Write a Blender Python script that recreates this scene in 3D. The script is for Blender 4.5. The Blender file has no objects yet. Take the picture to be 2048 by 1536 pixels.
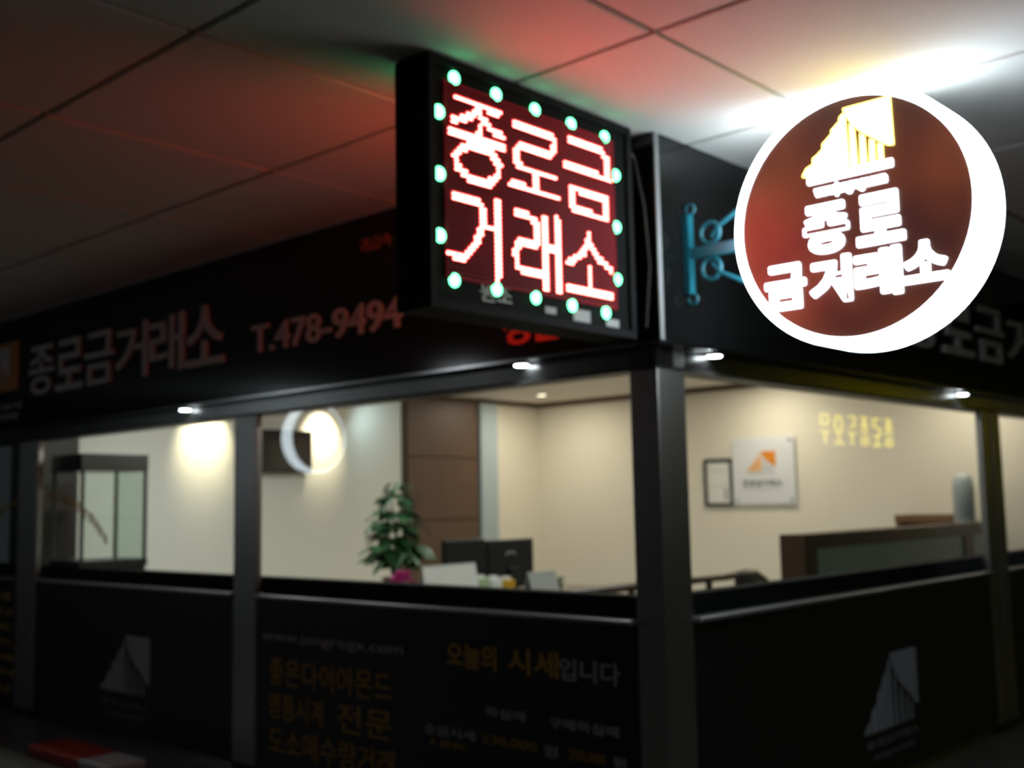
import bpy, bmesh, math, random
from mathutils import Vector, Matrix
random.seed(7)
SC = bpy.context.scene
COL = SC.collection
PI = math.pi

# ---------------------------------------------------------------- camera
cd = bpy.data.cameras.new('camera')
cam = bpy.data.objects.new('camera', cd)
COL.objects.link(cam)
Rm = Matrix(((0.67768036, -0.06592221, -0.73239579),
             (-0.73510375, -0.08684703, -0.67236900),
             (-0.01928235, 0.99403816, -0.10731419)))
cam.matrix_world = Matrix.Translation((-3.6930858, -2.5712093, 1.5)) @ Rm.to_4x4()
cd.sensor_width = 36.0
cd.lens = 2222.0 * 36.0 / 2048.0
cd.clip_start = 0.05
cd.clip_end = 100
cd.dof.use_dof = True            # the photograph is softly out of focus everywhere
cd.dof.focus_distance = 1.3
cd.dof.aperture_fstop = 4.8
SC.camera = cam

# ---------------------------------------------------------------- view, world
vs = SC.view_settings
vs.view_transform = 'Standard'
vs.look = 'None'
vs.exposure = 0.0
vs.gamma = 1.0
vs.use_curve_mapping = False
w = bpy.data.worlds.new('world')
SC.world = w
w.use_nodes = True
w.node_tree.nodes['Background'].inputs[0].default_value = (0.80, 0.92, 1.0, 1)
w.node_tree.nodes['Background'].inputs[1].default_value = 0.018

# light levels
SHOP_W = 15.5        # each recessed interior downlight (W)
SPOT_W = 75.0       # the two wall spotlights
HALL_W = 5.0        # unseen corridor ceiling fittings, added for dim ambient light
RIM_E = 11.0         # round sign white rim
RED_E = 45.0
GREEN_E = 8.5


def area_lamp(name, loc, size, power, color, rot=(0, 0, 0), parent=None, shape='DISK', spread=PI):
    ld = bpy.data.lights.new(name, 'AREA')
    ld.shape = shape
    ld.size = size
    ld.energy = power
    ld.color = color
    ld.spread = spread
    o = bpy.data.objects.new(name, ld)
    COL.objects.link(o)
    if parent:
        o.parent = parent
        o.location = Vector(loc) - Vector(base(parent))
    else:
        o.location = loc
    o.rotation_euler = rot
    return o


# ---------------------------------------------------------------- helpers
BASE = {}


def base(o):
    return BASE.get(o.name, (0, 0, 0))


def tagp(o, label=None, cat=None, group=None, kind=None):
    if label: o['label'] = label
    if cat: o['category'] = cat
    if group: o['group'] = group
    if kind: o['kind'] = kind
    return o


def thing(name, label, cat, loc, group=None):
    o = bpy.data.objects.new(name, None)
    o.empty_display_size = 0.1
    COL.objects.link(o)
    o.location = loc
    BASE[o.name] = tuple(loc)
    return tagp(o, label, cat, group)


def mk(name, bm, mat, parent=None, loc=None, smooth=False, mats=None):
    """link a bmesh given in world coordinates as one object"""
    off = Vector(base(parent)) if parent else Vector(loc if loc else (0, 0, 0))
    me = bpy.data.meshes.new(name)
    bmesh.ops.translate(bm, verts=bm.verts, vec=-off)
    bm.normal_update()
    bm.to_mesh(me)
    bm.free()
    for m in (mats or [mat]):
        me.materials.append(m)
    if smooth:
        for p in me.polygons:
            p.use_smooth = True
    o = bpy.data.objects.new(name, me)
    COL.objects.link(o)
    if parent:
        o.parent = parent
        BASE[o.name] = tuple(off)
    else:
        o.location = off
        BASE[o.name] = tuple(off)
    return o


def nb(): return bmesh.new()


def bx(bm, x0, x1, y0, y1, z0, z1, bev=0.0):
    x0, x1 = min(x0, x1), max(x0, x1)
    y0, y1 = min(y0, y1), max(y0, y1)
    z0, z1 = min(z0, z1), max(z0, z1)
    r = bmesh.ops.create_cube(bm, size=1)
    M = Matrix.Translation(((x0 + x1) / 2, (y0 + y1) / 2, (z0 + z1) / 2)) @ Matrix.Diagonal((x1 - x0, y1 - y0, z1 - z0, 1))
    bmesh.ops.transform(bm, matrix=M, verts=r['verts'])
    if bev > 0:
        es = list({e for v in r['verts'] for e in v.link_edges})
        bmesh.ops.bevel(bm, geom=es, offset=bev, segments=2, affect='EDGES', profile=0.5)
    return bm


def box(*a, bev=0.0): return bx(nb(), *a, bev=bev)


def frame_of(axis):
    a = Vector(axis).normalized()
    t = Vector((0, 0, 1)) if abs(a.z) < 0.9 else Vector((1, 0, 0))
    u = a.cross(t).normalized()
    return u, a.cross(u).normalized(), a


def cyl(bm, p0, p1, r0, r1=None, n=20, cap=True):
    r1 = r0 if r1 is None else r1
    p0, p1 = Vector(p0), Vector(p1)
    u, v, a = frame_of(p1 - p0)
    A = [bm.verts.new(p0 + (u * math.cos(t) + v * math.sin(t)) * r0) for t in [2 * PI * i / n for i in range(n)]]
    B = [bm.verts.new(p1 + (u * math.cos(t) + v * math.sin(t)) * r1) for t in [2 * PI * i / n for i in range(n)]]
    for i in range(n):
        bm.faces.new((A[i], A[(i + 1) % n], B[(i + 1) % n], B[i]))
    if cap:
        bm.faces.new(A[::-1])
        bm.faces.new(B)
    return bm


def tube(bm, pts, r, n=8, closed=False):
    pts = [Vector(p) for p in pts]
    rings = []
    k = len(pts)
    ref = None
    for i, p in enumerate(pts):
        a = pts[(i - 1) % k] if (closed or i > 0) else p
        b = pts[(i + 1) % k] if (closed or i < k - 1) else p
        d = (b - a).normalized()
        if ref is None:
            u, v, _ = frame_of(d)
        else:
            u = (ref - d * ref.dot(d)).normalized()
            v = d.cross(u)
        ref = u
        rr = r[i] if isinstance(r, (list, tuple)) else r
        rings.append([bm.verts.new(p + (u * math.cos(t) + v * math.sin(t)) * rr) for t in [2 * PI * j / n for j in range(n)]])
    for i in range(k if closed else k - 1):
        A, B = rings[i], rings[(i + 1) % k]
        for j in range(n):
            bm.faces.new((A[j], A[(j + 1) % n], B[(j + 1) % n], B[j]))
    if not closed:
        bm.faces.new(rings[0][::-1])
        bm.faces.new(rings[-1])
    return bm


class Fr:
    """a flat frame in the world: a along u, b along v, c along n"""
    def __init__(s, o, u, n):
        s.o, s.u, s.n = Vector(o), Vector(u), Vector(n)
        s.v = Vector((0, 0, 1))

    def __call__(s, a, b, c=0.0):
        return s.o + s.u * a + s.v * b + s.n * c


def prism(bm, F, poly, c0, c1):
    A = [bm.verts.new(F(a, b, c0)) for a, b in poly]
    B = [bm.verts.new(F(a, b, c1)) for a, b in poly]
    k = len(poly)
    f1 = bm.faces.new(A)
    f2 = bm.faces.new(B[::-1])
    for i in range(k):
        bm.faces.new((A[i], B[i], B[(i + 1) % k], A[(i + 1) % k]))
    bmesh.ops.triangulate(bm, faces=[f1, f2])
    bmesh.ops.recalc_face_normals(bm, faces=bm.faces)
    return bm


def fbox(bm, F, a0, a1, b0, b1, c0, c1):
    return prism(bm, F, [(a0, b0), (a1, b0), (a1, b1), (a0, b1)], c0, c1)


TXT = {}


def text_bm(s, F, a0, a1, b0, b1, c0=0.0, c1=0.004, bold=0.0):
    """a text fitted into the rectangle a0..a1 x b0..b1 of frame F, with real thickness"""
    key = (s, bold)
    if key not in TXT:
        cu = bpy.data.curves.new('t', 'FONT')
        cu.body = s
        cu.extrude = 0.5
        cu.offset = bold
        cu.resolution_u = 4
        o = bpy.data.objects.new('t', cu)
        COL.objects.link(o)
        bpy.context.view_layer.update()
        me = bpy.data.meshes.new_from_object(o.evaluated_get(bpy.context.evaluated_depsgraph_get()))
        vs_ = [v.co.copy() for v in me.vertices]
        fs_ = [tuple(p.vertices) for p in me.polygons]
        bpy.data.objects.remove(o)
        bpy.data.curves.remove(cu)
        bpy.data.meshes.remove(me)
        TXT[key] = (vs_, fs_)
    vs_, fs_ = TXT[key]
    x0 = min(v.x for v in vs_); x1 = max(v.x for v in vs_)
    y0 = min(v.y for v in vs_); y1 = max(v.y for v in vs_)
    bm = nb()
    V = [bm.verts.new(F(a0 + (v.x - x0) / (x1 - x0) * (a1 - a0), b0 + (v.y - y0) / (y1 - y0) * (b1 - b0),
                        c0 + (v.z + 0.5) * (c1 - c0))) for v in vs_]
    for f in fs_:
        try:
            bm.faces.new([V[i] for i in f])
        except ValueError:
            pass
    bmesh.ops.recalc_face_normals(bm, faces=bm.faces)
    return bm


def letters(name, s, F, a0, a1, b0, b1, mat, parent, c0=0.0, c1=0.01, bold=0.0, gap=0.06):
    """one part per syllable, evenly spaced"""
    n = len(s)
    wd = (a1 - a0) / n
    for i, ch in enumerate(s):
        if ch == ' ':
            continue
        l = a0 + wd * i
        mk(name, text_bm(ch, F, l + wd * gap / 2, l + wd * (1 - gap / 2), b0, b1, c0, c1, bold), mat, parent)


# the trade emblem: leaning bars rising to a curved quadrilateral
EMB_BARS = [
    [(0, 0), (.11, 0), (.115, .16), (.05, .12)],
    [(.125, 0), (.225, 0), (.235, .38), (.17, .30), (.128, .27)],
    [(.24, 0), (.325, 0), (.335, .60), (.28, .52), (.245, .48)],
    [(.34, 0), (.415, 0), (.425, .78), (.385, .72), (.35, .68)],
    [(.43, 0), (.51, 0), (.49, .92), (.445, .86)],
]
EMB_SAIL = [(.49, 1.0), (.98, 1.0), (.99, .20), (.93, .22), (.86, .32), (.77, .42), (.67, .54), (.59, .68), (.53, .84)]
EMB_LEGS = [[(.545, 0), (.60, 0), (.585, .60), (.555, .72)], [(.65, 0), (.70, 0), (.69, .46), (.66, .50)],
            [(.75, 0), (.79, 0), (.79, .34), (.76, .37)], [(.84, 0), (.875, 0), (.875, .24), (.845, .27)]]


def emblem(F, a0, a1, b0, b1, c0, c1, parent, m_bar, m_sail, m_leg):
    T = lambda P: [(a0 + x * (a1 - a0), b0 + y * (b1 - b0)) for x, y in P]
    bm = nb()
    for P in EMB_BARS: prism(bm, F, T(P), c0, c1)
    mk('emblem_bars', bm, m_bar, parent)
    mk('emblem_sail', prism(nb(), F, T(EMB_SAIL), c0, c1), m_sail, parent)
    bm = nb()
    for P in EMB_LEGS: prism(bm, F, T(P), c0, c1)
    mk('emblem_legs', bm, m_leg, parent)


# ---------------------------------------------------------------- materials
def mat(name, col, rough=0.5, metal=0.0, noise=None, bump=0.0, scale=20.0, coat=0.0, spec=0.5, stretch=None, emit=None, es=0.0):
    m = bpy.data.materials.new(name)
    m.use_nodes = True
    nt = m.node_tree
    b = nt.nodes['Principled BSDF']
    b.inputs['Base Color'].default_value = (*col, 1)
    b.inputs['Roughness'].default_value = rough
    b.inputs['Metallic'].default_value = metal
    b.inputs['Coat Weight'].default_value = coat
    b.inputs['Coat Roughness'].default_value = 0.06
    b.inputs['Specular IOR Level'].default_value = spec
    if emit:
        b.inputs['Emission Color'].default_value = (*emit, 1)
        b.inputs['Emission Strength'].default_value = es
    if noise or bump:
        tc = nt.nodes.new('ShaderNodeTexCoord')
        mp = nt.nodes.new('ShaderNodeMapping')
        if stretch: mp.inputs['Scale'].default_value = stretch
        nz = nt.nodes.new('ShaderNodeTexNoise')
        nz.inputs['Scale'].default_value = scale
        nz.inputs['Detail'].default_value = 4
        nt.links.new(tc.outputs['Object'], mp.inputs[0])
        nt.links.new(mp.outputs[0], nz.inputs['Vector'])
        if noise:
            mx = nt.nodes.new('ShaderNodeMix')
            mx.data_type = 'RGBA'
            mx.inputs['A'].default_value = (*col, 1)
            mx.inputs['B'].default_value = (*noise, 1)
            nt.links.new(nz.outputs['Fac'], mx.inputs['Factor'])
            nt.links.new(mx.outputs['Result'], b.inputs['Base Color'])
        if bump:
            bp = nt.nodes.new('ShaderNodeBump')
            bp.inputs['Strength'].default_value = bump
            bp.inputs['Distance'].default_value = 0.004
            nt.links.new(nz.outputs['Fac'], bp.inputs['Height'])
            nt.links.new(bp.outputs[0], b.inputs['Normal'])
    return m


def emis(name, col, s):
    m = bpy.data.materials.new(name)
    m.use_nodes = True
    nt = m.node_tree
    nt.nodes.clear()
    e = nt.nodes.new('ShaderNodeEmission')
    e.inputs[0].default_value = (*col, 1)
    e.inputs[1].default_value = s
    o = nt.nodes.new('ShaderNodeOutputMaterial')
    nt.links.new(e.outputs[0], o.inputs[0])
    return m


def glass(name, tint=(0.93, 0.97, 0.95), rough=0.0, refl=1.0):
    m = bpy.data.materials.new(name)
    m.use_nodes = True
    nt = m.node_tree
    nt.nodes.clear()
    tr = nt.nodes.new('ShaderNodeBsdfTransparent')
    tr.inputs[0].default_value = (*tint, 1)
    gl = nt.nodes.new('ShaderNodeBsdfGlossy')
    gl.inputs['Roughness'].default_value = rough
    fr = nt.nodes.new('ShaderNodeFresnel')
    fr.inputs[0].default_value = 1.5
    ge = nt.nodes.new('ShaderNodeNewGeometry')
    inv = nt.nodes.new('ShaderNodeMath'); inv.operation = 'SUBTRACT'; inv.inputs[0].default_value = refl
    mu = nt.nodes.new('ShaderNodeMath'); mu.operation = 'MULTIPLY'; mu.use_clamp = True
    nt.links.new(ge.outputs['Backfacing'], inv.inputs[1])
    nt.links.new(fr.outputs[0], mu.inputs[0])
    nt.links.new(inv.outputs[0], mu.inputs[1])
    mx = nt.nodes.new('ShaderNodeMixShader')
    o = nt.nodes.new('ShaderNodeOutputMaterial')
    nt.links.new(mu.outputs[0], mx.inputs[0])
    nt.links.new(tr.outputs[0], mx.inputs[1])
    nt.links.new(gl.outputs[0], mx.inputs[2])
    nt.links.new(mx.outputs[0], o.inputs[0])
    return m


M_tile = mat('ceiling_tile_white', (.62, .61, .58), .9, noise=(.50, .49, .47), bump=.5, scale=90)
M_slab = mat('ceiling_void', (.05, .05, .05), .9)
M_floor = mat('floor_terrazzo', (.05, .047, .045), .4, noise=(.075, .07, .065), scale=120)
M_hall = mat('hall_wall_dark', (.05, .05, .05), .6, noise=(.07, .065, .06), scale=4)
M_black = mat('black_acrylic', (.006, .007, .007), .10, spec=.5, noise=(.009, .009, .009), scale=6)
M_blackmat = mat('black_painted_steel', (.008, .008, .008), .4, bump=.1, scale=200)
M_poster = mat('black_poster_sheet', (.004, .004, .004), .42, noise=(.006, .006, .006), scale=8)
M_steel = mat('brushed_steel', (.42, .41, .39), .38, 1.0, noise=(.30, .29, .28), bump=.12, scale=30, stretch=(8, 8, .6))
M_steelh = mat('brushed_steel_header', (.22, .22, .21), .24, 1.0, noise=(.17, .17, .165), bump=.08, scale=30, stretch=(.6, .6, 8))
M_trimc = mat('corner_trim_satin', (.36, .36, .37), .42, .85, noise=(.30, .30, .31), scale=40)
M_rail = mat('black_rail_matt', (.006, .006, .006), .9, noise=(.008, .008, .008), scale=9, spec=.1)
M_chrome = mat('polished_trim', (.55, .55, .56), .14, 1.0, noise=(.5, .5, .5), scale=40)
M_letter = mat('letter_white_acrylic', (.48, .47, .46), .5, noise=(.42, .41, .40), scale=30)
M_letter_red = mat('letter_red_acrylic', (.75, .08, .05), .5, noise=(.65, .06, .04), scale=30)
M_letter_dull = mat('letter_amber_dull', (.40, .12, .02), .5, noise=(.30, .09, .02), scale=30)
M_orange = mat('orange_plate', (.55, .22, .02), .4, noise=(.42, .14, .01), scale=5)
M_gold = mat('gold_print', (.42, .25, .025), .55, noise=(.33, .18, .02), scale=60)
M_white = mat('white_print', (.36, .39, .42), .6, noise=(.29, .32, .35), scale=60)
M_wall = mat('wall_cream_paper', (.80, .755, .67), .75, noise=(.77, .725, .64), bump=.15, scale=150)
M_wallw = mat('wall_white_paint', (.78, .77, .72), .75, noise=(.74, .74, .70), bump=.1, scale=150)
M_pil = mat('pilaster_cool_light', (.42, .50, .56), .6, noise=(.38, .46, .52), scale=20)  # cool light on the pillar side, put into the base colour
M_wood_pan = mat('walnut_panel', (.125, .068, .043), .45, noise=(.09, .048, .032), bump=.1, scale=10, stretch=(6, 6, .6))
M_wood = mat('dark_wood', (.085, .045, .025), .42, noise=(.05, .027, .016), bump=.1, scale=12, stretch=(.6, 6, 6))
M_dark = mat('espresso_laminate', (.022, .017, .014), .5, noise=(.03, .022, .018), scale=9)
M_woodl = mat('mid_brown_wood', (.20, .10, .05), .45, noise=(.13, .065, .03), bump=.1, scale=12, stretch=(6, .6, 6))
M_crown = mat('brown_moulding', (.10, .06, .035), .5, noise=(.08, .05, .03), scale=10)
M_ceil_in = mat('shop_ceiling', (.72, .66, .60), .8, noise=(.68, .63, .57), scale=60)
M_glass = glass('clear_glass')
M_frost = mat('frosted_green_glass', (.30, .42, .38), .35, noise=(.26, .38, .34), scale=8)
M_frost.node_tree.nodes['Principled BSDF'].inputs['Transmission Weight'].default_value = 0.25
M_plastic = mat('black_plastic', (.012, .013, .014), .32, bump=.2, scale=300, noise=(.016, .016, .018))
M_screen = mat('dark_screen', (.01, .01, .012), .08, noise=(.014, .014, .016), scale=2)
M_paper = mat('paper_white', (.80, .80, .78), .7, noise=(.74, .75, .74), scale=15)
M_greyp = mat('grey_plastic', (.40, .42, .42), .45, noise=(.36, .38, .38), scale=15)
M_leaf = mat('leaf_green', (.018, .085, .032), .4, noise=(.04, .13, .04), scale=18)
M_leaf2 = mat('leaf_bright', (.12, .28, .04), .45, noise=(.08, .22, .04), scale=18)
M_stem = mat('plant_stem', (.10, .12, .04), .6, noise=(.08, .08, .03), scale=18)
M_pot = mat('glazed_pot', (.55, .50, .42), .3, noise=(.45, .40, .33), scale=6)
M_pink = mat('magenta_ribbon', (.55, .02, .22), .35, noise=(.42, .015, .17), scale=14)
M_yel = mat('yellow_ribbon', (.65, .36, .02), .4, noise=(.5, .28, .02), scale=14)
M_signw = mat('white_sign_board', (.72, .74, .80), .3, noise=(.69, .71, .77), scale=8)
M_signo = mat('sign_orange', (.85, .30, .02), .4, noise=(.62, .20, .02), scale=9)
M_signo2 = mat('sign_pale_orange', (.85, .42, .12), .4, noise=(.75, .36, .10), scale=9)
M_signg = mat('sign_grey', (.14, .14, .15), .5, noise=(.18, .18, .19), scale=9)
M_leather = mat('dark_brown_leather', (.03, .018, .012), .38, bump=.3, scale=60, noise=(.02, .012, .01))
M_canister = mat('pale_grey_translucent', (.40, .45, .47), .35, noise=(.36, .41, .44), scale=10)
M_red = mat('red_carton', (.30, .015, .008), .5, noise=(.24, .015, .01), scale=8)
M_teal = mat('teal_iron', (.01, .16, .22), .35, noise=(.01, .12, .17), scale=14)
M_matrix = mat('led_matrix_board', (.45, .016, .035), .7, noise=(.36, .013, .028), scale=40, spec=.12)
M_dot_off = mat('led_dot_unlit', (.60, .05, .06), .3, noise=(.5, .04, .05), scale=40)
M_housing = mat('led_housing', (.007, .008, .008), .55, noise=(.010, .010, .010), scale=12, spec=.03)
M_louvre = mat('led_louvre', (.08, .01, .012), .6, noise=(.06, .008, .01), scale=12, spec=.1)
M_bezel = mat('led_bezel', (.006, .006, .007), .6, noise=(.009, .009, .010), scale=12, spec=.08)
E_red = emis('led_red', (1.0, .078, .066), RED_E)
E_red_rear = emis('led_red_rear', (1.0, .06, .045), RED_E * .6)
E_green = emis('led_green', (.13, 1.0, .38), GREEN_E)
E_rim = emis('rim_cool_white', (.80, .93, 1.0), RIM_E)
E_text = emis('letter_backlit', (.92, .92, 1.0), 7)
E_gold = emis('emblem_backlit', (1.0, .80, .16), 11)
E_dl = emis('lamp_lens_cool', (.85, .95, 1.0), 14)
E_warm = emis('lamp_lens_warm', (1.0, .86, .64), 9)
E_yellow = emis('neon_yellow', (1.0, .86, .03), 5.5)
E_hall = emis('unseen_hall_lamp', (.9, .95, 1.0), 2.0)
# translucent brown face of the round sign: the tubes behind it make it glow unevenly
E_face = bpy.data.materials.new('sign_face_brown_translucent')
E_face.use_nodes = True
_nt = E_face.node_tree
_b = _nt.nodes['Principled BSDF']
_b.inputs['Base Color'].default_value = (.035, .015, .012, 1)
_b.inputs['Roughness'].default_value = .3
_tc = _nt.nodes.new('ShaderNodeTexCoord'); _nz = _nt.nodes.new('ShaderNodeTexNoise')
_nz.inputs['Scale'].default_value = 3.2; _nz.inputs['Detail'].default_value = 1
_cr = _nt.nodes.new('ShaderNodeValToRGB')
_cr.color_ramp.elements[0].position = .35; _cr.color_ramp.elements[0].color = (.045, .018, .014, 1)
_cr.color_ramp.elements[1].position = .65; _cr.color_ramp.elements[1].color = (.16, .042, .020, 1)
_nt.links.new(_tc.outputs['Object'], _nz.inputs['Vector']); _nt.links.new(_nz.outputs['Fac'], _cr.inputs[0])
_nt.links.new(_cr.outputs[0], _b.inputs['Emission Color']); _b.inputs['Emission Strength'].default_value = .8

# ================================================================ SETTING
CZ = 3.02         # corridor ceiling
mk('floor', box(-6.2, 16, -5.4, 14, -.06, 0), M_floor, loc=(5, 4, 0))['kind'] = 'structure'
bm = nb()
bx(bm, -6.2, 16, -5.4, 0.0, CZ + .03, CZ + .12)
bx(bm, -6.2, 0.0, 0.0, 14, CZ + .03, CZ + .12)
ceil = mk('ceiling', bm, M_slab, loc=(0, 0, CZ))
ceil['kind'] = 'structure'
# ceiling tiles, 1.05 m module with open shadow joints
P = 1.05
tb = box(-P / 2 + .011, P / 2 - .011, -P / 2 + .011, P / 2 - .011, 0, .028, bev=.006)
t0 = mk('ceiling_tile', tb, M_tile)
t0.parent = ceil
first = True
for i in range(-5, 6):
    for j in range(-4, 14):
        x0 = -.80 + P * i; x1 = x0 + P
        y0 = -.575 + P * j; y1 = y0 + P
        if x0 >= 0.0 and y0 >= 0.0: continue
        if x1 < -6.0: continue
        clip = (x1 > 0 and y1 > 0)
        if clip:
            bm = nb()
            if y0 < 0:
                bx(bm, x0 + .011, x1 - .011, y0 + .009, min(0, y1) - .002, CZ, CZ + .028)
            if x0 < 0:
                bx(bm, x0 + .009, -.002, max(y0, 0 if y0 < 0 else y0) + (0 if y0 < 0 else .009), y1 - .009, CZ, CZ + .028)
            o = mk('ceiling_tile', bm, M_tile, ceil)
            continue
        if first:
            o = t0; first = False
        else:
            o = t0.copy(); COL.objects.link(o)
        o.parent = ceil
        o.location = (x0 + P / 2, y0 + P / 2, 0)

# opposite side of the corridors (seen only in reflections)
mk('wall_opposite', box(-6.2, -6.0, -5.2, 14, 0, CZ), M_hall, loc=(-6, 4, 0))['kind'] = 'structure'
mk('wall_front', box(-6, 16, -5.4, -5.2, 0, CZ), M_hall, loc=(4, -5.2, 0))['kind'] = 'structure'
mk('wall_far', box(-6, 0.0, 14, 14.2, 0, CZ), M_hall, loc=(-3, 14, 0))['kind'] = 'structure'

# the shop's inner room
ZI = 2.70
XB, YB = 6.4, 6.28
mk('wall_right', box(XB, XB + .12, .12, YB, 0, ZI), M_wall, loc=(XB, 3, 0))['kind'] = 'structure'
mk('wall_back', box(.60, 4.19, YB, YB + .12, 0, ZI), M_wallw, loc=(2.4, YB, 0))['kind'] = 'structure'
mk('wall_back_corner', box(5.62, XB + .12, YB, YB + .12, 0, ZI), M_wall, loc=(6, YB, 0))['kind'] = 'structure'
mk('ceiling', box(.12, XB, .12, YB, ZI, ZI + .06), M_ceil_in, loc=(3.2, 3.2, ZI))['kind'] = 'structure'
bm = nb()
bx(bm, XB - .03, XB, .12, YB - .03, ZI - .055, ZI - .001)
mk('trim_1', bm, M_crown, loc=(XB, 3, ZI))['kind'] = 'structure'
mk('trim_2', box(4.19, XB, YB - .03, YB, ZI - .05, ZI - .001), M_crown, loc=(5, YB, ZI))['kind'] = 'structure'
mk('baseboard_right', box(XB - .012, XB, .12, YB, 0, .1), M_crown, loc=(XB, 3, 0))['kind'] = 'structure'
mk('floor', box(.225, XB, .225, YB, .0005, .012), mat('shop_floor_bounce', (.62, .58, .52), .35, noise=(.56, .52, .47), scale=6), loc=(3.2, 3.2, 0))['kind'] = 'structure'  # pale unseen floor added to bounce light up into the room
# brown panelled section: four boards with recessed joints
pan = thing('wall_panelling', 'dark walnut boards with thin horizontal joints behind the potted plant', 'wall panelling', (4.76, YB, 0))
mk('backing', box(4.19, 5.33, YB - .01, YB + .12, 0, ZI), M_crown, pan)
for z0, z1 in ((0, .66), (.675, 1.335), (1.35, 2.01), (2.025, 2.645)):
    mk('panel', box(4.25, 5.31, YB - .04, YB - .01, z0, z1, bev=.004), M_wood_pan, pan)
pil = thing('pilaster', 'narrow pilaster coloured pale blue grey for cool light, right of the walnut boards', 'pilaster', (5.47, YB, 0))
mk('shaft', box(5.335, 5.61, YB - .07, YB + .1, .1, ZI - .05, bev=.004), M_pil, pil)
mk('plinth', box(5.33, 5.615, YB - .085, YB + .1, 0, .1), M_crown, pil)
clo = thing('closet', 'dark brown closet side filling the far left end of the shop', 'closet', (.35, YB, 0))
mk('side_board', box(.14, .595, YB - .10, YB + .12, .08, ZI, bev=.004), M_dark, clo)
mk('plinth', box(.14, .595, YB - .07, YB + .12, 0, .08), M_blackmat, clo)

# ================================================================ SHOPFRONT
FL = Fr((0, 0, 0), (0, -1, 0), (-1, 0, 0))      # left facade, seen from -X: a = -y
FR = Fr((0, 0, 0), (1, 0, 0), (0, -1, 0))       # right facade, seen from -Y: a = x
FB, FT = 2.14, 3.018

fas = thing('fascia_sign', 'long black shop fascia with white Hangul name and telephone number, left side', 'shop sign', (0, 4.5, FB))
mk('board', box(0, .10, .104, 9.5, FB + .012, FT), M_black, fas)
mk('edge_trim', box(-.006, .10, .104, 9.5, FB, FB + .012), M_chrome, fas)
letters('letter', '종로금거래소', FL, -5.78, -3.13, 2.375, 2.745, M_letter, fas, .0005, .02, bold=.012)
mk('phone_number', text_bm('T.478-9494', FL, -2.86, -1.555, 2.392, 2.556, .0005, .012, bold=.014), M_letter, fas)
for i, ch in enumerate('정든금'):
    mk('red_letter', text_bm(ch, FL, -.865 + .185 * i, -.70 + .185 * i, 2.215, 2.40, .0005, .012, bold=.02), M_letter_red, fas)['label'] = 'red letter'
mk('small_lettering', text_bm('귀금속', FL, -1.886, -1.63, 2.825, 2.897, .0005, .006, bold=.01), M_letter_dull, fas)['label'] = 'small dull amber lettering'
op = mk('emblem_plate', box(-.008, -.0005, 5.98, 6.62, 2.45, 2.83), M_orange, fas)
op['label'] = 'square orange emblem plate'
FP = Fr((-.008, 0, 0), (0, -1, 0), (-1, 0, 0))
emblem(FP, -6.56, -6.12, 2.50, 2.79, .0005, .005, op, M_letter, M_letter, M_letter)
mk('caption', text_bm('금은보석', FL, -6.62, -5.92, 2.30, 2.355, .0005, .006, bold=.01), M_letter, fas)
mk('caption', text_bm('매입전문', FL, -6.62, -5.95, 2.225, 2.275, .0005, .006, bold=.01), M_letter, fas)

fas2 = thing('fascia_sign', 'black shop fascia on the right side behind the round sign', 'shop sign', (4, 0, FB))
mk('board', box(0, 8, 0, .10, FB + .012, FT), M_black, fas2)
mk('edge_trim', box(-.006, 8, -.006, .10, FB, FB + .012), M_chrome, fas2)
mk('corner_trim', box(-.003, .022, -.008, -.0005, FB + .012, FT), M_trimc, fas2)
letters('letter', '종로금거래소', FR, 2.33, 5.72, 2.355, 2.715, M_letter, fas2, .0005, .02, bold=.012, gap=.16)

# stainless header beams below the fascia
hb = thing('header_beam', 'brushed steel beam over the left windows', 'beam', (.14, 4.5, 2.05))
mk('channel', box(.08, .20, .075, 9.5, 2.062, FB), M_steelh, hb)
mk('bottom_flange', box(.072, .20, .075, 9.5, 2.047, 2.062), M_blackmat, hb)
hb = thing('header_beam', 'brushed steel beam over the right windows', 'beam', (4, .14, 2.05))
mk('channel', box(.202, 8, .08, .20, 2.062, FB), M_steelh, hb)
mk('bottom_flange', box(.202, 8, .072, .20, 2.047, 2.062), M_blackmat, hb)

# soffit lamps in the underside of the fascia
for (x, y, lab) in ((.045, .80, 'small soffit lamp under the left fascia, nearest the corner column'),
                    (.045, 3.66, 'small soffit lamp under the left fascia beside the middle left column'),
                    (.475, .045, 'small soffit lamp under the right fascia, nearest the corner column'),
                    (3.34, .045, 'small soffit lamp under the right fascia near the right column')):
    s = thing('soffit_lamp', lab, 'lamp', (x, y, FB), 'soffit lamps under the fascia')
    bm = cyl(nb(), (x, y, FB - .012), (x, y, FB + .0), .036, .040, 24)
    mk('bezel', bm, M_chrome, s)
    mk('lens', cyl(nb(), (x, y, FB - .016), (x, y, FB - .012), .030, .032, 24), E_dl, s)
    area_lamp('soffit_light', (x, y, FB - .02), .04, .6, (.85, .95, 1.0), parent=s, spread=2.4)

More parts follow.
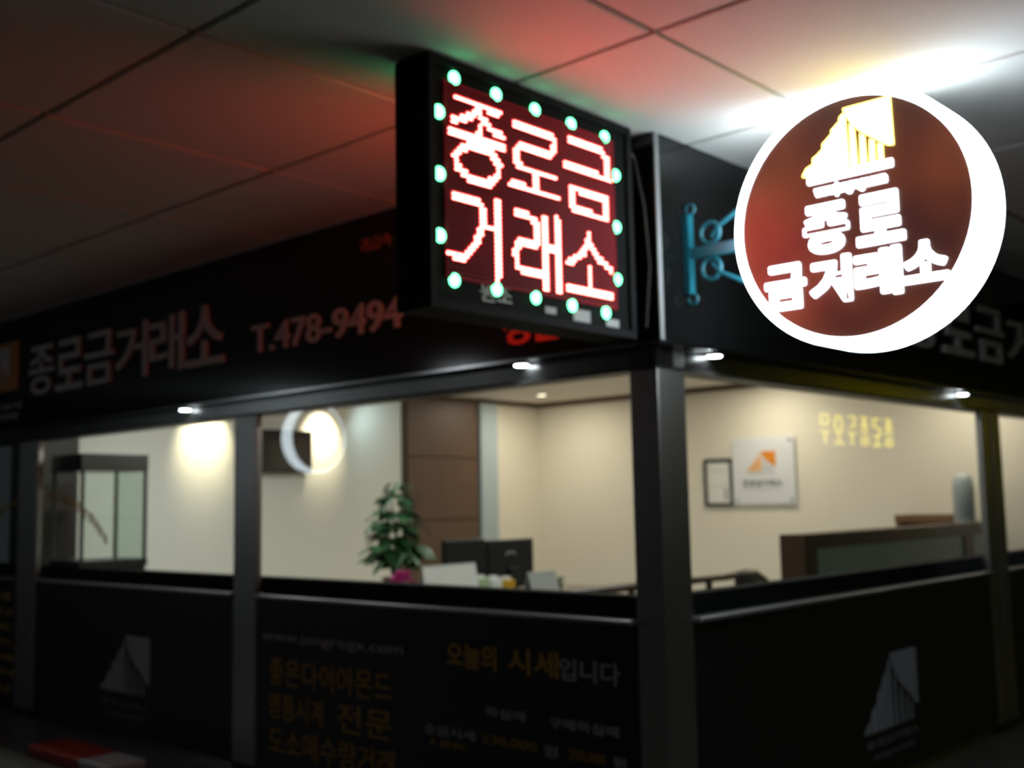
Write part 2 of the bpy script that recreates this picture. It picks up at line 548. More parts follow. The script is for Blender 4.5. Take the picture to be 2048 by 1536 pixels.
# columns
cc = thing('corner_column', 'broad brushed steel column at the shop corner', 'column', (.18, .15, 0))
mk('shaft', box(.08, .283, .075, .219, .06, 2.14, bev=.004), M_steel, cc)
mk('base_shoe', box(.076, .287, .071, .223, 0, .06), M_blackmat, cc)
for (y0, y1, lab) in ((2.92, 3.15, 'brushed steel column between the two left windows'),
                      (5.76, 6.09, 'far left brushed steel column by the gold lettered glass')):
    c = thing('steel_column', lab, 'column', (.14, (y0 + y1) / 2, 0), 'left facade columns')
    mk('shaft', box(.072, .112, y0, y1, .05, 2.046, bev=.004), M_steel, c)
    mk('base_shoe', box(.07, .116, y0 - .004, y1 + .004, 0, .05), M_blackmat, c)
c = thing('steel_column', 'twin channel steel column at the right end of the right window', 'column', (3.85, .14, 0))
mk('channel', box(3.70, 3.855, .072, .112, .05, 2.046, bev=.004), M_steel, c)
mk('channel', box(3.885, 4.04, .072, .112, .05, 2.046, bev=.004), M_steel, c)
mk('groove', box(3.855, 3.885, .09, .112, .05, 2.046), M_blackmat, c)
mk('base_shoe', box(3.696, 4.044, .07, .116, 0, .05), M_blackmat, c)

# window panes, sills, strips, poster panels
wn = 1
SZ = 1.105
for (y0, y1) in ((.223, 2.916), (3.154, 5.755), (6.095, 9.4)):
    mk('window_%d' % wn, box(.100, .108, y0, y1, 1.014, 2.047), M_glass, loc=(.13, (y0 + y1) / 2, SZ))['kind'] = 'structure'
    wn += 1
for (x0, x1) in ((.287, 3.695), (4.045, 8)):
    mk('window_%d' % wn, box(x0, x1, .100, .108, 1.014, 2.047), M_glass, loc=((x0 + x1) / 2, .13, SZ))['kind'] = 'structure'
    wn += 1

sl = [('left', .223, 3.03, 'black window sill of the left bay beside the corner column'),
      ('left', 3.036, 5.92, 'black window sill of the second left bay'),
      ('left', 5.926, 9.4, 'black window sill at the far left end'),
      ('right', .287, 3.87, 'black window sill of the right bay beside the corner column'),
      ('right', 3.876, 8, 'black window sill beyond the right twin column')]
for side, a, b, lab in sl:
    a2 = {.223: .223, 3.036: 3.154, 5.926: 6.095, .287: .287, 3.876: 4.045}[a]
    b2 = {3.03: 2.916, 5.92: 5.755, 9.4: 9.4, 3.87: 3.695, 8: 8}[b]
    if side == 'left':
        s = thing('window_sill', lab, 'sill', (.12, (a + b) / 2, 1.0))
        mk('rail', box(.122, .22, a, b, 1.012, SZ, bev=.003), M_rail, s)
        mk('steel_strip', box(.045, .22, a2, b2, .992, 1.012, bev=.004), M_trimc, s)['label'] = 'thin polished steel strip'
    else:
        s = thing('window_sill', lab, 'sill', ((a + b) / 2, .12, 1.0))
        mk('rail', box(a, b, .122, .22, 1.012, SZ, bev=.003), M_rail, s)
        mk('steel_strip', box(a2, b2, .045, .22, .992, 1.012, bev=.004), M_trimc, s)['label'] = 'thin polished steel strip'

FLP = Fr((.076, 0, 0), (0, -1, 0), (-1, 0, 0))
FRP = Fr((0, .076, 0), (1, 0, 0), (0, -1, 0))


def poster(side, a, b, lab):
    if side == 'left':
        p = thing('poster_panel', lab, 'poster', (.1, (a + b) / 2, 0))
        mk('sheet', box(.076, .11, a, b, .04, .992), M_poster, p)
        mk('kick_plate', box(.09, .11, a, b, 0, .04), M_steelh, p)
    else:
        p = thing('poster_panel', lab, 'poster', ((a + b) / 2, .1, 0))
        mk('sheet', box(a, b, .076, .11, .04, .992), M_poster, p)
        mk('kick_plate', box(a, b, .09, .11, 0, .04), M_steelh, p)
    return p


def line(p, F, s, a0, a1, b0, b1, m, bold=.012):
    return mk('lettering', text_bm(s, F, a0, a1, b0, b1, .0006, .0022, bold), m, p)


p = poster('left', .223, 1.625, 'black price poster with gold and white Hangul heading beside the corner column')
line(p, FLP, '오늘의', -1.345, -1.02, .735, .853, M_gold, .02)
line(p, FLP, '시세', -.95, -.645, .735, .853, M_gold, .02)
line(p, FLP, '입니다', -.64, -.31, .735, .83, M_white)
line(p, FLP, '파실때', -1.095, -.848, .53, .575, M_white)
line(p, FLP, '구매하실때', -.705, -.324, .525, .572, M_white)
line(p, FLP, '순금시세', -1.509, -1.165, .405, .455, M_white)
line(p, FLP, '230,000', -1.12, -.78, .405, .45, M_gold, 0)
line(p, FLP, '원', -.74, -.66, .40, .45, M_white)
line(p, FLP, '250,000', -.60, -.40, .40, .45, M_gold, 0)
line(p, FLP, '원', -.36, -.29, .40, .45, M_white)
line(p, FLP, '18K', -1.46, -1.20, .355, .385, M_gold, 0)
p = poster('left', 1.64, 2.916, 'black poster with web address and three lines of gold Hangul')
line(p, FLP, 'www.jongrogx.com', -2.863, -1.66, .745, .812, M_white, 0)
line(p, FLP, '좋은다이아몬드', -2.79, -1.745, .52, .668, M_gold, 0)
line(p, FLP, '명품시계', -2.79, -2.30, .335, .475, M_gold, 0)
line(p, FLP, '전문', -2.18, -1.745, .335, .48, M_gold, 0)
line(p, FLP, '도소매수량거래', -2.79, -1.73, .145, .29, M_gold, 0)
p = poster('left', 3.036, 5.92, 'black poster with a pale emblem between the two left columns')
emblem(FLP, -4.74, -4.08, .31, .685, .0006, .0022, p, M_white, M_white, M_white)
line(p, FLP, '종로금거래소', -4.71, -4.10, .215, .26, M_signg)
line(p, FLP, '귀금속매입', -4.66, -4.15, .15, .185, M_signg)
p = poster('left', 6.095, 9.4, 'black poster with short gold text rows at the far left edge')
for k, s in enumerate(('금', '은·백금', '18K', '다이아몬드', '시계', '수리', '상담')):
    line(p, FLP, s, -6.75, -6.12, .86 - .115 * k - .03, .86 - .115 * k + .03, M_gold, 0)
p = poster('right', .287, 3.695, 'black poster with a pale emblem under the right window')
emblem(FRP, 1.80, 2.49, .285, .665, .0006, .0022, p, M_white, M_white, M_white)
line(p, FRP, '종로금거래소', 1.82, 2.47, .205, .25, M_signg)
line(p, FRP, '귀금속매입', 1.88, 2.41, .14, .175, M_signg)
poster('right', 4.045, 8, 'plain black panel beyond the right twin column')

# gold arc of lettering on the far left glass
arc = thing('glass_decal', 'gold arc of lettering stuck on the far left glass', 'decal', (.12, 5.5, 1.3))
AP = [(6.55, 1.46), (6.427, 1.531), (6.069, 1.604), (5.685, 1.631), (5.399, 1.603), (5.163, 1.546), (4.935, 1.445), (4.749, 1.314)]


def arcp(t):
    t *= len(AP) - 1
    i = min(int(t), len(AP) - 2)
    f = t - i
    return (AP[i][0] * (1 - f) + AP[i + 1][0] * f, AP[i][1] * (1 - f) + AP[i + 1][1] * f)


FG = Fr((.124, 0, 0), (0, -1, 0), (-1, 0, 0))
for k, ch in enumerate('귀금속다이아몬드매입전문점'):
    t = .02 + k * .078
    y, z = arcp(t)
    if 5.70 < y < 6.14: continue
    y2, z2 = arcp(min(t + .03, 1))
    sl_ = (z2 - z) / max(1e-3, (y - y2))
    bm = text_bm(ch, Fr((0, 0, 0), (0, -1, 0), (-1, 0, 0)), -.075, .075, -.035, .035, 0, .001, .02)
    for v in bm.verts:
        a = -v.co.y
        v.co = Vector((.0985 + (v.co.x), y - a, z + v.co.z + a * sl_))
    mk('letter', bm, M_gold, arc)

# ================================================================ LED SIGN
PX0, PX1, PY0, PY1, PZ0, PZ1 = -1.24, -.115, .03, .20, 2.145, 3.012
led = thing('led_sign', 'black box sign with glowing red Hangul letters framed by green lamps', 'led sign', (-.68, .11, PZ0))
bm = nb()
bx(bm, PX0, PX1, PY0 + .012, PY1 - .012, PZ0, PZ1)
mk('housing', bm, M_housing, led)
STROKES = {
 'jong': [[(-1111, 2882), (-898, 2881)], [(-999, 2874), (-1020, 2848), (-1077, 2815), (-1127, 2797)], [(-1005, 2854), (-948, 2815), (-879, 2794)], [(-992, 2805), (-999, 2765)], [(-1133, 2760), (-880, 2755)], [(-1002, 2734), (-934, 2724), (-900, 2690), (-908, 2647), (-955, 2611), (-1051, 2614), (-1110, 2645), (-1114, 2682), (-1064, 2722), (-1002, 2734)]],
 'ro': [[(-811, 2860), (-621, 2866), (-592, 2845), (-603, 2807), (-624, 2787), (-780, 2791), (-813, 2763), (-810, 2721), (-777, 2708), (-591, 2708)], [(-699, 2702), (-705, 2631)], [(-834, 2636), (-576, 2630)]],
 'geum': [[(-505, 2875), (-313, 2872), (-278, 2850), (-274, 2771)], [(-528, 2771), (-258, 2766)], [(-494, 2690), (-288, 2684), (-292, 2603), (-491, 2607), (-494, 2690)]],
 'geo': [[(-1122, 2538), (-1007, 2534), (-982, 2513), (-993, 2449), (-1026, 2385), (-1077, 2332), (-1146, 2334)], [(-978, 2455), (-920, 2454)], [(-914, 2556), (-914, 2285)]],
 'rae': [[(-815, 2533), (-726, 2530), (-699, 2507), (-706, 2437), (-796, 2436), (-819, 2403), (-815, 2343), (-777, 2326), (-681, 2325)], [(-656, 2546), (-657, 2278)], [(-587, 2547), (-589, 2275)], [(-660, 2428), (-589, 2428)]],
 'so': [[(-400, 2527), (-408, 2480), (-448, 2438), (-524, 2398)], [(-395, 2483), (-352, 2444), (-268, 2403)], [(-399, 2384), (-403, 2311)], [(-534, 2302), (-273, 2299)]],
}
MX0, MX1, MZ0, MZ1 = -1.155, -.24, 2.262, 2.925
DP = .0148


def segd(px, pz, a, b):
    ax, az = a[0] / 1000, a[1] / 1000
    bx_, bz = b[0] / 1000, b[1] / 1000
    dx, dz = bx_ - ax, bz - az
    L = dx * dx + dz * dz
    t = max(0, min(1, ((px - ax) * dx + (pz - az) * dz) / L)) if L else 0
    return math.hypot(px - ax - t * dx, pz - az - t * dz)


def dot(bm, x, z, y, s, r=.0062, h=.005, n=6):
    """a small domed LED standing off the board towards s"""
    c = bm.verts.new((x, y + s * h, z))
    ring = [bm.verts.new((x + r * math.cos(2 * PI * k / n), y, z + r * math.sin(2 * PI * k / n))) for k in range(n)]
    mid = [bm.verts.new((x + r * .75 * math.cos(2 * PI * k / n), y + s * h * .75, z + r * .75 * math.sin(2 * PI * k / n))) for k in range(n)]
    for k in range(n):
        k2 = (k + 1) % n
        bm.faces.new((ring[k], ring[k2], mid[k2], mid[k]))
        bm.faces.new((mid[k], mid[k2], c))


nx = int((MX1 - MX0) / DP); nz = int((MZ1 - MZ0) / DP)
for s, yb_, nm in ((-1, PY0 + .006, 'front'), (1, PY1 - .006, 'rear')):
    X = (lambda x: x) if s < 0 else (lambda x: MX0 + MX1 - x)
    mk('matrix_board', box(MX0 - .01, MX1 + .01, PY0 + .006 if s < 0 else PY1 - .012, PY0 + .012 if s < 0 else PY1 - .006, MZ0 - .01, MZ1 + .01), M_matrix, led)
    off = nb()
    lit = {k: nb() for k in STROKES}
    for i in range(nx + 1):
        for j in range(nz + 1):
            x = MX0 + DP * i; z = MZ0 + DP * j
            hit = None
            for k, ss in STROKES.items():
                for st in ss:
                    for a, b in zip(st[:-1], st[1:]):
                        if segd(x, z, a, b) < .0125:
                            hit = k
            if hit:
                dot(lit[hit], X(x), z, yb_, s)
            elif s < 0:
                dot(off, X(x), z, yb_, s, .0045, .002, 4)
    for k in STROKES:
        o = mk('led_letter', lit[k], E_red if s < 0 else E_red_rear, led); o['kind'] = 'stuff'
    if s < 0:
        o = mk('unlit_dots', off, M_dot_off, led); o['kind'] = 'stuff'
    # black louvres shading every row of dots from above
    bm = nb()
    for j in range(nz + 1):
        z = MZ0 + DP * j + DP * .5
        bx(bm, MX0 - .006, MX1 + .006, min(yb_, yb_ + s * .009), max(yb_, yb_ + s * .009), z - .0005, z + .0005)
    o = mk('louvres', bm, M_louvre, led); o['kind'] = 'stuff'
    # raised bezel
    F = Fr((0, 0, 0), (1, 0, 0), (0, -1, 0))
    ya, yb2 = (PY0 + .012, PY0) if s < 0 else (PY1 - .012, PY1)
    bm = nb()
    for (a0, a1, b0, b1) in ((PX0, PX1, PZ0, PZ0 + .03), (PX0, PX1, PZ1 - .03, PZ1), (PX0, PX0 + .03, PZ0 + .03, PZ1 - .03), (PX1 - .03, PX1, PZ0 + .03, PZ1 - .03)):
        bx(bm, a0, a1, min(ya, yb2), max(ya, yb2), b0, b1)
    mk('bezel', bm, M_bezel, led)
    # sixteen green lamps
    G = [(-1.112 + .2085 * k, 2.952 - .003 * k) for k in range(5)] + [(-1.124 + .2058 * k, 2.248 - .004 * k) for k in range(5)] + \
        [(-1.187, 2.815), (-1.187, 2.601), (-1.188, 2.39), (-.213, 2.798), (-.218, 2.586), (-.222, 2.374)]
    for gx, gz in G:
        bm = nb()
        bmesh.ops.create_uvsphere(bm, u_segments=16, v_segments=8, radius=.024)
        for v in bm.verts:
            v.co = Vector((X(gx) + v.co.x, (PY0 + .011 if s < 0 else PY1 - .011) + s * max(0, v.co.y * s * .6), gz + v.co.z))
        mk('green_lamp', bm, E_green, led, smooth=True)
# pale lettering and patches painted in as reflections on the lower strip
FS = Fr((0, PY0 + .0115, 0), (1, 0, 0), (0, -1, 0))
mk('patch', text_bm('원조', FS, -1.00, -.84, 2.195, 2.262, .0, .002, .01), M_greyp, led)
for x0, x1, z0, z1 in ((-.66, -.60, 2.19, 2.215), (-.50, -.40, 2.18, 2.225), (-.30, -.22, 2.18, 2.21)):
    mk('patch', box(x0, x1, PY0 + .009, PY0 + .0115, z0, z1), M_greyp, led)
for z in (2.32, 2.84):
    bm = nb()
    bx(bm, PX1, -.0005, .115, .155, z - .025, z + .025)
    bx(bm, -.012, -.0005, .108, .17, z - .05, z + .05)
    mk('mounting_arm', bm, M_blackmat, led)
# power cable between the box and the corner
tag = tube(nb(), [(-.118, .055, 2.95), (-.07, .05, 2.90), (-.04, .03, 2.70), (-.028, .02, 2.45), (-.05, .03, 2.20)], .006, 8)
mk('power_cable', tag, M_plastic, led)


# ================================================================ ROUND SIGN
def round_sign(F, cu, cz, c0, c1, R, name, label, group, full=True):
    """F: frame whose a axis leaves the wall and whose n axis is the face normal"""
    t = thing(name, label, 'round sign', tuple(F(cu, cz - R, (c0 + c1) / 2)), group)
    n = 96

    def ring(r, c): return [F(cu + r * math.cos(2 * PI * k / n), cz + r * math.sin(2 * PI * k / n), c) for k in range(n)]
    prof = [(R - .035, c1 - .02), (R - .03, c1 + .002), (R - .010, c1 + .002), (R, c1 - .010),
            (R, (c0 + c1) / 2 + .010), (R - .010, (c0 + c1) / 2 + .008), (R - .010, (c0 + c1) / 2 - .008), (R, (c0 + c1) / 2 - .010),
            (R, c0 + .010), (R - .010, c0 - .002), (R - .03, c0 - .002), (R - .035, c0 + .02)]
    for half, nm in ((prof[:6], 'rim_front'), (prof[6:], 'rim_rear')):
        bm = nb()
        RR = [[bm.verts.new(p) for p in ring(r, c)] for r, c in half]
        for A, B in zip(RR[:-1], RR[1:]):
            for k in range(n):
                bm.faces.new((A[k], A[(k + 1) % n], B[(k + 1) % n], B[k]))
        bmesh.ops.recalc_face_normals(bm, faces=bm.faces)
        mk(nm, bm, E_rim, t)
    bm = nb()
    cyl(bm, F(cu, cz, (c0 + c1) / 2 - .0078), F(cu, cz, (c0 + c1) / 2 + .0078), R - .009, R - .009, n)
    mk('seam', bm, M_chrome, t)
    for c, d, nm in ((c1 - .006, 1, 'face'), (c0 + .006, -1, 'rear_face')):
        fc = mk(nm, cyl(nb(), F(cu, cz, c - .006 * d), F(cu, cz, c), R - .032, None, n), E_face, t)
        if full and d == 1:
            FF = Fr(F(0, 0, c), F.u, F.n)
            for ch, a0, a1 in (('종', -.18, -.005), ('로', .03, .205)):
                mk('letter', text_bm(ch, FF, cu + a0, cu + a1, cz - .122, cz + .062, .0005, .012, .032), E_text, fc)
            for ch, a0, a1 in (('금', -.352, -.188), ('거', -.165, -.005), ('래', .015, .185), ('소', .195, .352)):
                b0 = cz - .312 if ch != '소' else cz - .285
                mk('letter', text_bm(ch, FF, cu + a0, cu + a1, b0, cz - .142, .0005, .012, .03), E_text, fc)
            emblem(FF, cu - .175, cu + .185, cz + .185, cz + .405, .0005, .010, fc, E_gold, E_gold, E_gold)
            bm = fbox(nb(), FF, cu - .155, cu + .175, cz + .150, cz + .176, .0005, .010)
            mk('underline', bm, E_text, fc)
            mk('small_lettering', text_bm('www.jongrogx.com', FF, cu - .13, cu + .15, cz + .085, cz + .135, .0005, .01, .03), E_text, fc)
    # wrought bracket: wall plate, scrolls and two struts
    cm = (c0 + c1) / 2
    bk = mk('wall_bracket', fbox(fbox(nb(), F, .002, .03, cz - .17, cz + .17, cm - .02, cm + .02), F, .03, cu - R + .01, cz - .022, cz + .022, cm - .015, cm + .015), M_teal, t)
    for sgn in (1, -1):
        pts = [F(.028, cz + sgn * .17, cm)] + [F(.030 + .022 * math.sin(q), cz + sgn * (.192 - .022 * math.cos(q)), cm) for q in [PI * k / 8 for k in range(0, 14)]]
        mk('scroll', tube(nb(), pts, .006, 8), M_teal, bk)
        q0 = [F(.125 + .045 * math.cos(q), cz + sgn * (.075 + .045 * math.sin(q)), cm) for q in [2 * PI * k / 20 for k in range(20)]]
        mk('ring', tube(nb(), q0, .0085, 8, True), M_teal, bk)
        r2 = math.sqrt(max(0, (R - .01) ** 2 - .20 ** 2))
        mk('strut', tube(nb(), [F(.13, cz + sgn * .055, cm), F(.17, cz + sgn * .10, cm), F(cu - r2 + .01, cz + sgn * .20, cm)], .009, 8), M_teal, bk)
    return t


round_sign(Fr((.10, 0, 0), (0, -1, 0), (-1, 0, 0)), .787, 2.53, -.215, 0.0, .483, 'round_sign',
           'round lightbox with glowing white rim and brown face bracketed off the fascia', None)
round_sign(Fr((-6.0, 9.3, 0), (1, 0, 0), (0, -1, 0)), .78, 2.42, -.2, 0.0, .46, 'round_sign',
           'second round lightbox across the passage, seen only mirrored in the left window', None, full=False)

# yellow lettering board across the right passage (mirrored in the right window)
FY = Fr((0, -5.19, 0), (-1, 0, 0), (0, 1, 0))
yb = thing('yellow_sign', 'yellow lit lettering across the passage, seen only mirrored in the right window', 'lit sign', (13, -5.19, 2.15))
mk('backing', fbox(nb(), FY, -14.7, -11.4, 2.15, 2.95, 0, .04), M_blackmat, yb)
FY2 = Fr((0, -5.15, 0), (-1, 0, 0), (0, 1, 0))
letters('letter', '종로종두오무', FY2, -14.4, -11.7, 2.32, 2.78, E_yellow, yb, .001, .03, bold=-.012, gap=.30)

# unseen ceiling fittings added to give the corridor some low light
for k, (x, y) in enumerate(((-4.9, -2.0), (-3.2, -4.2), (3.0, -3.6), (-4.9, 6.0))):
    h = thing('unseen_hall_lamp', ('unseen square dim ceiling lamp added behind the viewer', 'unseen square dim ceiling lamp added at the passage crossing', 'unseen square dim ceiling lamp added over the right passage', 'unseen square dim ceiling lamp added over the left passage')[k], 'ceiling lamp', (x, y, CZ))
    mk('frame', box(x - .3, x + .3, y - .3, y + .3, CZ - .03, CZ - .001, bev=.004), M_steelh, h)
    mk('diffuser', box(x - .26, x + .26, y - .26, y + .26, CZ - .036, CZ - .03), E_hall, h)
    area_lamp('unseen_hall_light', (x, y, CZ - .05), .5, HALL_W, (.9, .95, 1.0), parent=h, shape='SQUARE')

# ================================================================ SHOP INTERIOR
k = 0
for (x, y, lab) in ((5.56, 5.48, 'recessed downlight in the shop ceiling near the back corner'),
                    (5.75, 3.0, 'recessed downlight above the white emblem board'),
                    (5.75, 1.0, 'recessed downlight above the office counter'),
                    (3.2, 3.2, 'recessed downlight above the desk'),
                    (3.2, 1.2, 'recessed downlight above the bench'),
                    (1.2, 1.5, 'recessed downlight near the corner column'),
                    (1.2, 4.0, 'recessed downlight near the left windows'),
                    (1.0, 4.9, 'recessed downlight near the closet')):
    d = thing('downlight', lab, 'downlight', (x, y, ZI), 'recessed downlights in the shop ceiling')
    bm = nb()
    tube(bm, [(x + .068 * math.cos(q), y + .068 * math.sin(q), ZI - .004) for q in [2 * PI * i / 28 for i in range(28)]], .009, 8, True)
    mk('trim_ring', bm, M_letter, d)
    mk('lens', cyl(nb(), (x, y, ZI - .006), (x, y, ZI - .001), .062, .062, 28), E_warm, d)
    area_lamp('downlight_light', (x, y, ZI - .012), .12, SHOP_W * (1.0 if x > 4 else 1.2), (1.0, .84, .66) if x > 4 else (.98, .97, .92), parent=d)

# two spotlights washing the back wall, one more beside them
for (x, y, z, tx, tz, lab, on) in ((1.82, 5.86, 2.56, 1.82, 2.16, 'small ceiling spotlight lighting the wall left of the black screen', True),
                                   (3.12, 5.90, 2.56, 3.12, 2.20, 'small ceiling spotlight lighting the wall right of the black screen', True),
                                   (3.561, 5.9, 2.55, 4.0, 2.1, 'small cool ceiling spotlight left of the walnut boards', 2)):
    s = thing('spotlight', lab, 'spotlight', (x, y, ZI), 'wall spotlights')
    a, b = Vector((x, y, z + .05)), Vector((x, y + .02, z - .01))
    mk('stem', cyl(nb(), (x, y, z + .04), (x, y, ZI), .008, None, 10), M_blackmat, s)
    mk('head', cyl(nb(), a, b, .03, .042, 20), M_steelh, s)
    mk('lens', cyl(nb(), b, b + (b - a).normalized() * .004, .036, None, 20), E_warm, s)
    if on:
        ld = bpy.data.lights.new('wall_spot', 'SPOT')
        ld.energy = SPOT_W if on is True else SPOT_W * .09; ld.color = (1.0, .82, .55) if on is True else (.72, .92, 1.0); ld.spot_size = 1.15 if on is True else 2.4; ld.spot_blend = .9; ld.shadow_soft_size = .03
        o = bpy.data.objects.new('wall_spot', ld)
        COL.objects.link(o)
        o.parent = s
        src = Vector((x, y + .03, z - .03))
        o.location = src - Vector(base(s))
        o.rotation_euler = (Vector((tx, YB, tz)) - src).to_track_quat('-Z', 'Y').to_euler()

# black screen on the back wall
tv = thing('wall_screen', 'black rectangular screen mounted high on the white back wall', 'screen', (2.55, YB, 1.84))
mk('housing', box(2.12, 2.96, YB - .09, YB - .02, 1.835, 2.245, bev=.01), M_plastic, tv)
mk('screen', box(2.14, 2.94, YB - .094, YB - .09, 1.86, 2.225), M_screen, tv)
mk('wall_mount', box(2.4, 2.7, YB - .02, YB, 1.95, 2.13), M_blackmat, tv)
mk('patch', box(2.24, 2.34, YB - .097, YB - .094, 2.03, 2.07), M_signo2, tv)['label'] = 'small pale orange sticker'

# glass display case by the far left column
ca = thing('display_case', 'glass display case with grey top frame at the far left end of the shop', 'display case', (.42, 5.5, 0))
mk('base_cabinet', box(.16, .68, 5.25, 5.72, 0, 1.09, bev=.004), M_blackmat, ca)
mk('plinth_rail', box(.155, .69, 5.24, 5.73, 1.09, 1.145), M_plastic, ca)
mk('top_frame', box(.155, .69, 5.24, 5.73, 1.80, 1.93, bev=.004), M_steelh, ca)
for px, py in ((.165, 5.25), (.665, 5.25), (.165, 5.70), (.665, 5.70)):
    mk('post', box(px, px + .022, py, py + .022, 1.145, 1.80), M_steelh, ca)
mk('glass_front', box(.19, .663, 5.253, 5.259, 1.145, 1.80), M_glass, ca)
mk('glass_side', box(.675, .681, 5.275, 5.698, 1.145, 1.80), M_glass, ca)
mk('shelf', box(.19, .66, 5.28, 5.69, 1.45, 1.456), M_glass, ca)

# white emblem board and certificate on the right wall
FW = Fr((XB, 0, 0), (0, -1, 0), (-1, 0, 0))
wb = thing('emblem_board', 'white square board with orange emblem on the cream wall', 'sign board', (XB, 3.22, 1.45))
mk('board', box(XB - .035, XB - .022, 2.865, 3.58, 1.447, 2.128, bev=.003), M_signw, wb)
FWB = Fr((XB - .035, 0, 0), (0, -1, 0), (-1, 0, 0))
emblem(FWB, -3.41, -3.07, 1.785, 1.985, .0005, .002, wb, M_signo2, M_signo, M_greyp)
mk('underline', fbox(nb(), FWB, -3.40, -3.08, 1.755, 1.765, .0005, .002), M_greyp, wb)
mk('lettering', text_bm('종로금거래소', FWB, -3.465, -3.01, 1.625, 1.70, .0005, .002, .03), M_signg, wb)
mk('small_lettering', text_bm('www.jongrogx.com', FWB, -3.44, -3.03, 1.588, 1.612, .0005, .002, 0), M_greyp, wb)
for y in (2.91, 3.535):
    for z in (1.49, 2.085):
        mk('standoff', cyl(nb(), (XB, y, z), (XB - .042, y, z), .014, None, 16), M_chrome, wb)
ce = thing('certificate', 'small framed certificate in dark frame left of the white emblem board', 'certificate', (XB, 3.76, 1.44))
bm = nb()
y0, y1, z0, z1 = 3.592, 3.935, 1.435, 1.93
for (a, b, c, d) in ((y0, y1, z0, z0 + .03), (y0, y1, z1 - .03, z1), (y0, y0 + .03, z0 + .03, z1 - .03), (y1 - .03, y1, z0 + .03, z1 - .03)):
    bx(bm, XB - .03, XB, a, b, c, d)
mk('frame', bm, M_blackmat, ce)
mk('document', box(XB - .014, XB - .010, y0 + .03, y1 - .03, z0 + .03, z1 - .03), M_paper, ce)
FC = Fr((XB - .014, 0, 0), (0, -1, 0), (-1, 0, 0))
mk('print', fbox(fbox(fbox(nb(), FC, -3.87, -3.66, 1.80, 1.806, .0004, .001), FC, -3.87, -3.66, 1.64, 1.646, .0004, .001), FC, -3.70, -3.66, 1.50, 1.62, .0004, .001), M_greyp, ce)

# office counter with frosted glass
ct = thing('office_counter', 'dark wooden counter partition with frosted green glass behind the right window', 'counter', (4.7, 1.1, 0))
CY0, CY1, CX0, CX1 = 1.0, 1.185, 3.002, 6.38
mk('end_board', box(CX0, CX0 + .03, CY0 + .002, CY1, 0, 1.262), M_wood, ct)
mk('top_rail', box(CX0 + .03, CX1, CY0, CY1, 1.165, 1.264, bev=.004), M_wood, ct)
mk('stile', box(CX0 + .03, 3.17, CY0, CY0 + .05, 0, 1.165), M_wood, ct)
mk('stile', box(5.757, 5.95, CY0, CY0 + .05, 0, 1.165), M_wood, ct)
mk('stile', box(6.30, CX1, CY0, CY0 + .05, 0, 1.165), M_wood, ct)
mk('lower_board', box(3.17, 6.30, CY0 + .01, CY0 + .04, 0, .62), M_wood, ct)
mk('glass_panel', box(3.17, 5.757, CY0 + .015, CY0 + .027, .62, 1.165), M_frost, ct)
mk('glass_panel', box(5.95, 6.30, CY0 + .015, CY0 + .027, .62, 1.165), M_frost, ct)
hu = thing('wood_hutch', 'mid brown wooden hutch against the cream wall behind the counter', 'hutch', (6.22, 1.3, 0))
mk('top_board', box(6.08, 6.385, 1.20, 1.745, 1.266, 1.335, bev=.004), M_woodl, hu)
mk('side_board', box(6.10, 6.385, 1.70, 1.742, 0, 1.266), M_woodl, hu)
mk('back_board', box(6.36, 6.385, 1.19, 1.70, 0, 1.262), M_woodl, hu)
for z in (.4, .85):
    mk('shelf', box(6.10, 6.36, 1.19, 1.70, z, z + .025), M_woodl, hu)

# canister on the counter
cn = thing('canister', 'pale grey rounded cylinder standing on the counter beside the twin column', 'canister', (6.02, 1.09, 1.264))
bm = nb()
prof = [(.0, 0), (.082, 0), (.088, .01), (.088, .30), (.084, .36), (.070, .405), (.045, .425), (0, .43)]
rings = []
for r, z in prof[1:-1]:
    rings.append([bm.verts.new((6.02 + r * math.cos(2 * PI * i / 32), 1.09 + r * math.sin(2 * PI * i / 32), 1.264 + z)) for i in range(32)])
for A, B in zip(rings[:-1], rings[1:]):
    for i in range(32):
        bm.faces.new((A[i], A[(i + 1) % 32], B[(i + 1) % 32], B[i]))
bm.faces.new(rings[0][::-1]); bm.faces.new(rings[-1])
mk('body', bm, M_canister, cn, smooth=True)
mk('base_ring', cyl(nb(), (6.02, 1.09, 1.264), (6.02, 1.09, 1.284), .0905, None, 32), M_greyp, cn)

# wooden bench with curved arm
bn = thing('bench', 'dark wooden bench with long back rail and curved arm behind the corner column', 'bench', (2.2, 1.3, 0))
mk('back_rail', tube(nb(), [(1.10, 1.5, .990), (1.75, 1.5, .990), (2.84, 1.5, .985)], .024, 12), M_wood, bn)
mk('curved_arm', tube(nb(), [(2.84, 1.5, .985), (3.08, 1.5, 1.0), (3.20, 1.49, .985), (3.29, 1.47, .93), (3.32, 1.45, .84), (3.32, 1.44, .45)], .026, 12), M_wood, bn)
mk('seat', box(1.1, 3.28, 1.0 + .26, 1.52, .40, .46, bev=.01), M_leather, bn)
mk('back_board', box(1.15, 2.75, 1.505, 1.53, .46, .84, bev=.006), M_wood, bn)
for x in (1.14, 2.2, 3.24):
    mk('leg', box(x, x + .04, 1.27, 1.31, 0, .40), M_wood, bn)
for x in (1.14, 1.75, 2.6):
    mk('post', box(x, x + .035, 1.485, 1.515, 0, .985), M_wood, bn)
bg = thing('headrest_cushion', 'dark brown leather cushion hung over the bench rail', 'cushion', (2.98, 1.47, .75))
bm = nb()
bx(bm, 2.86, 3.13, 1.405, 1.470, .74, 1.022, bev=.028)
mk('pad', bm, M_leather, bg, smooth=True)
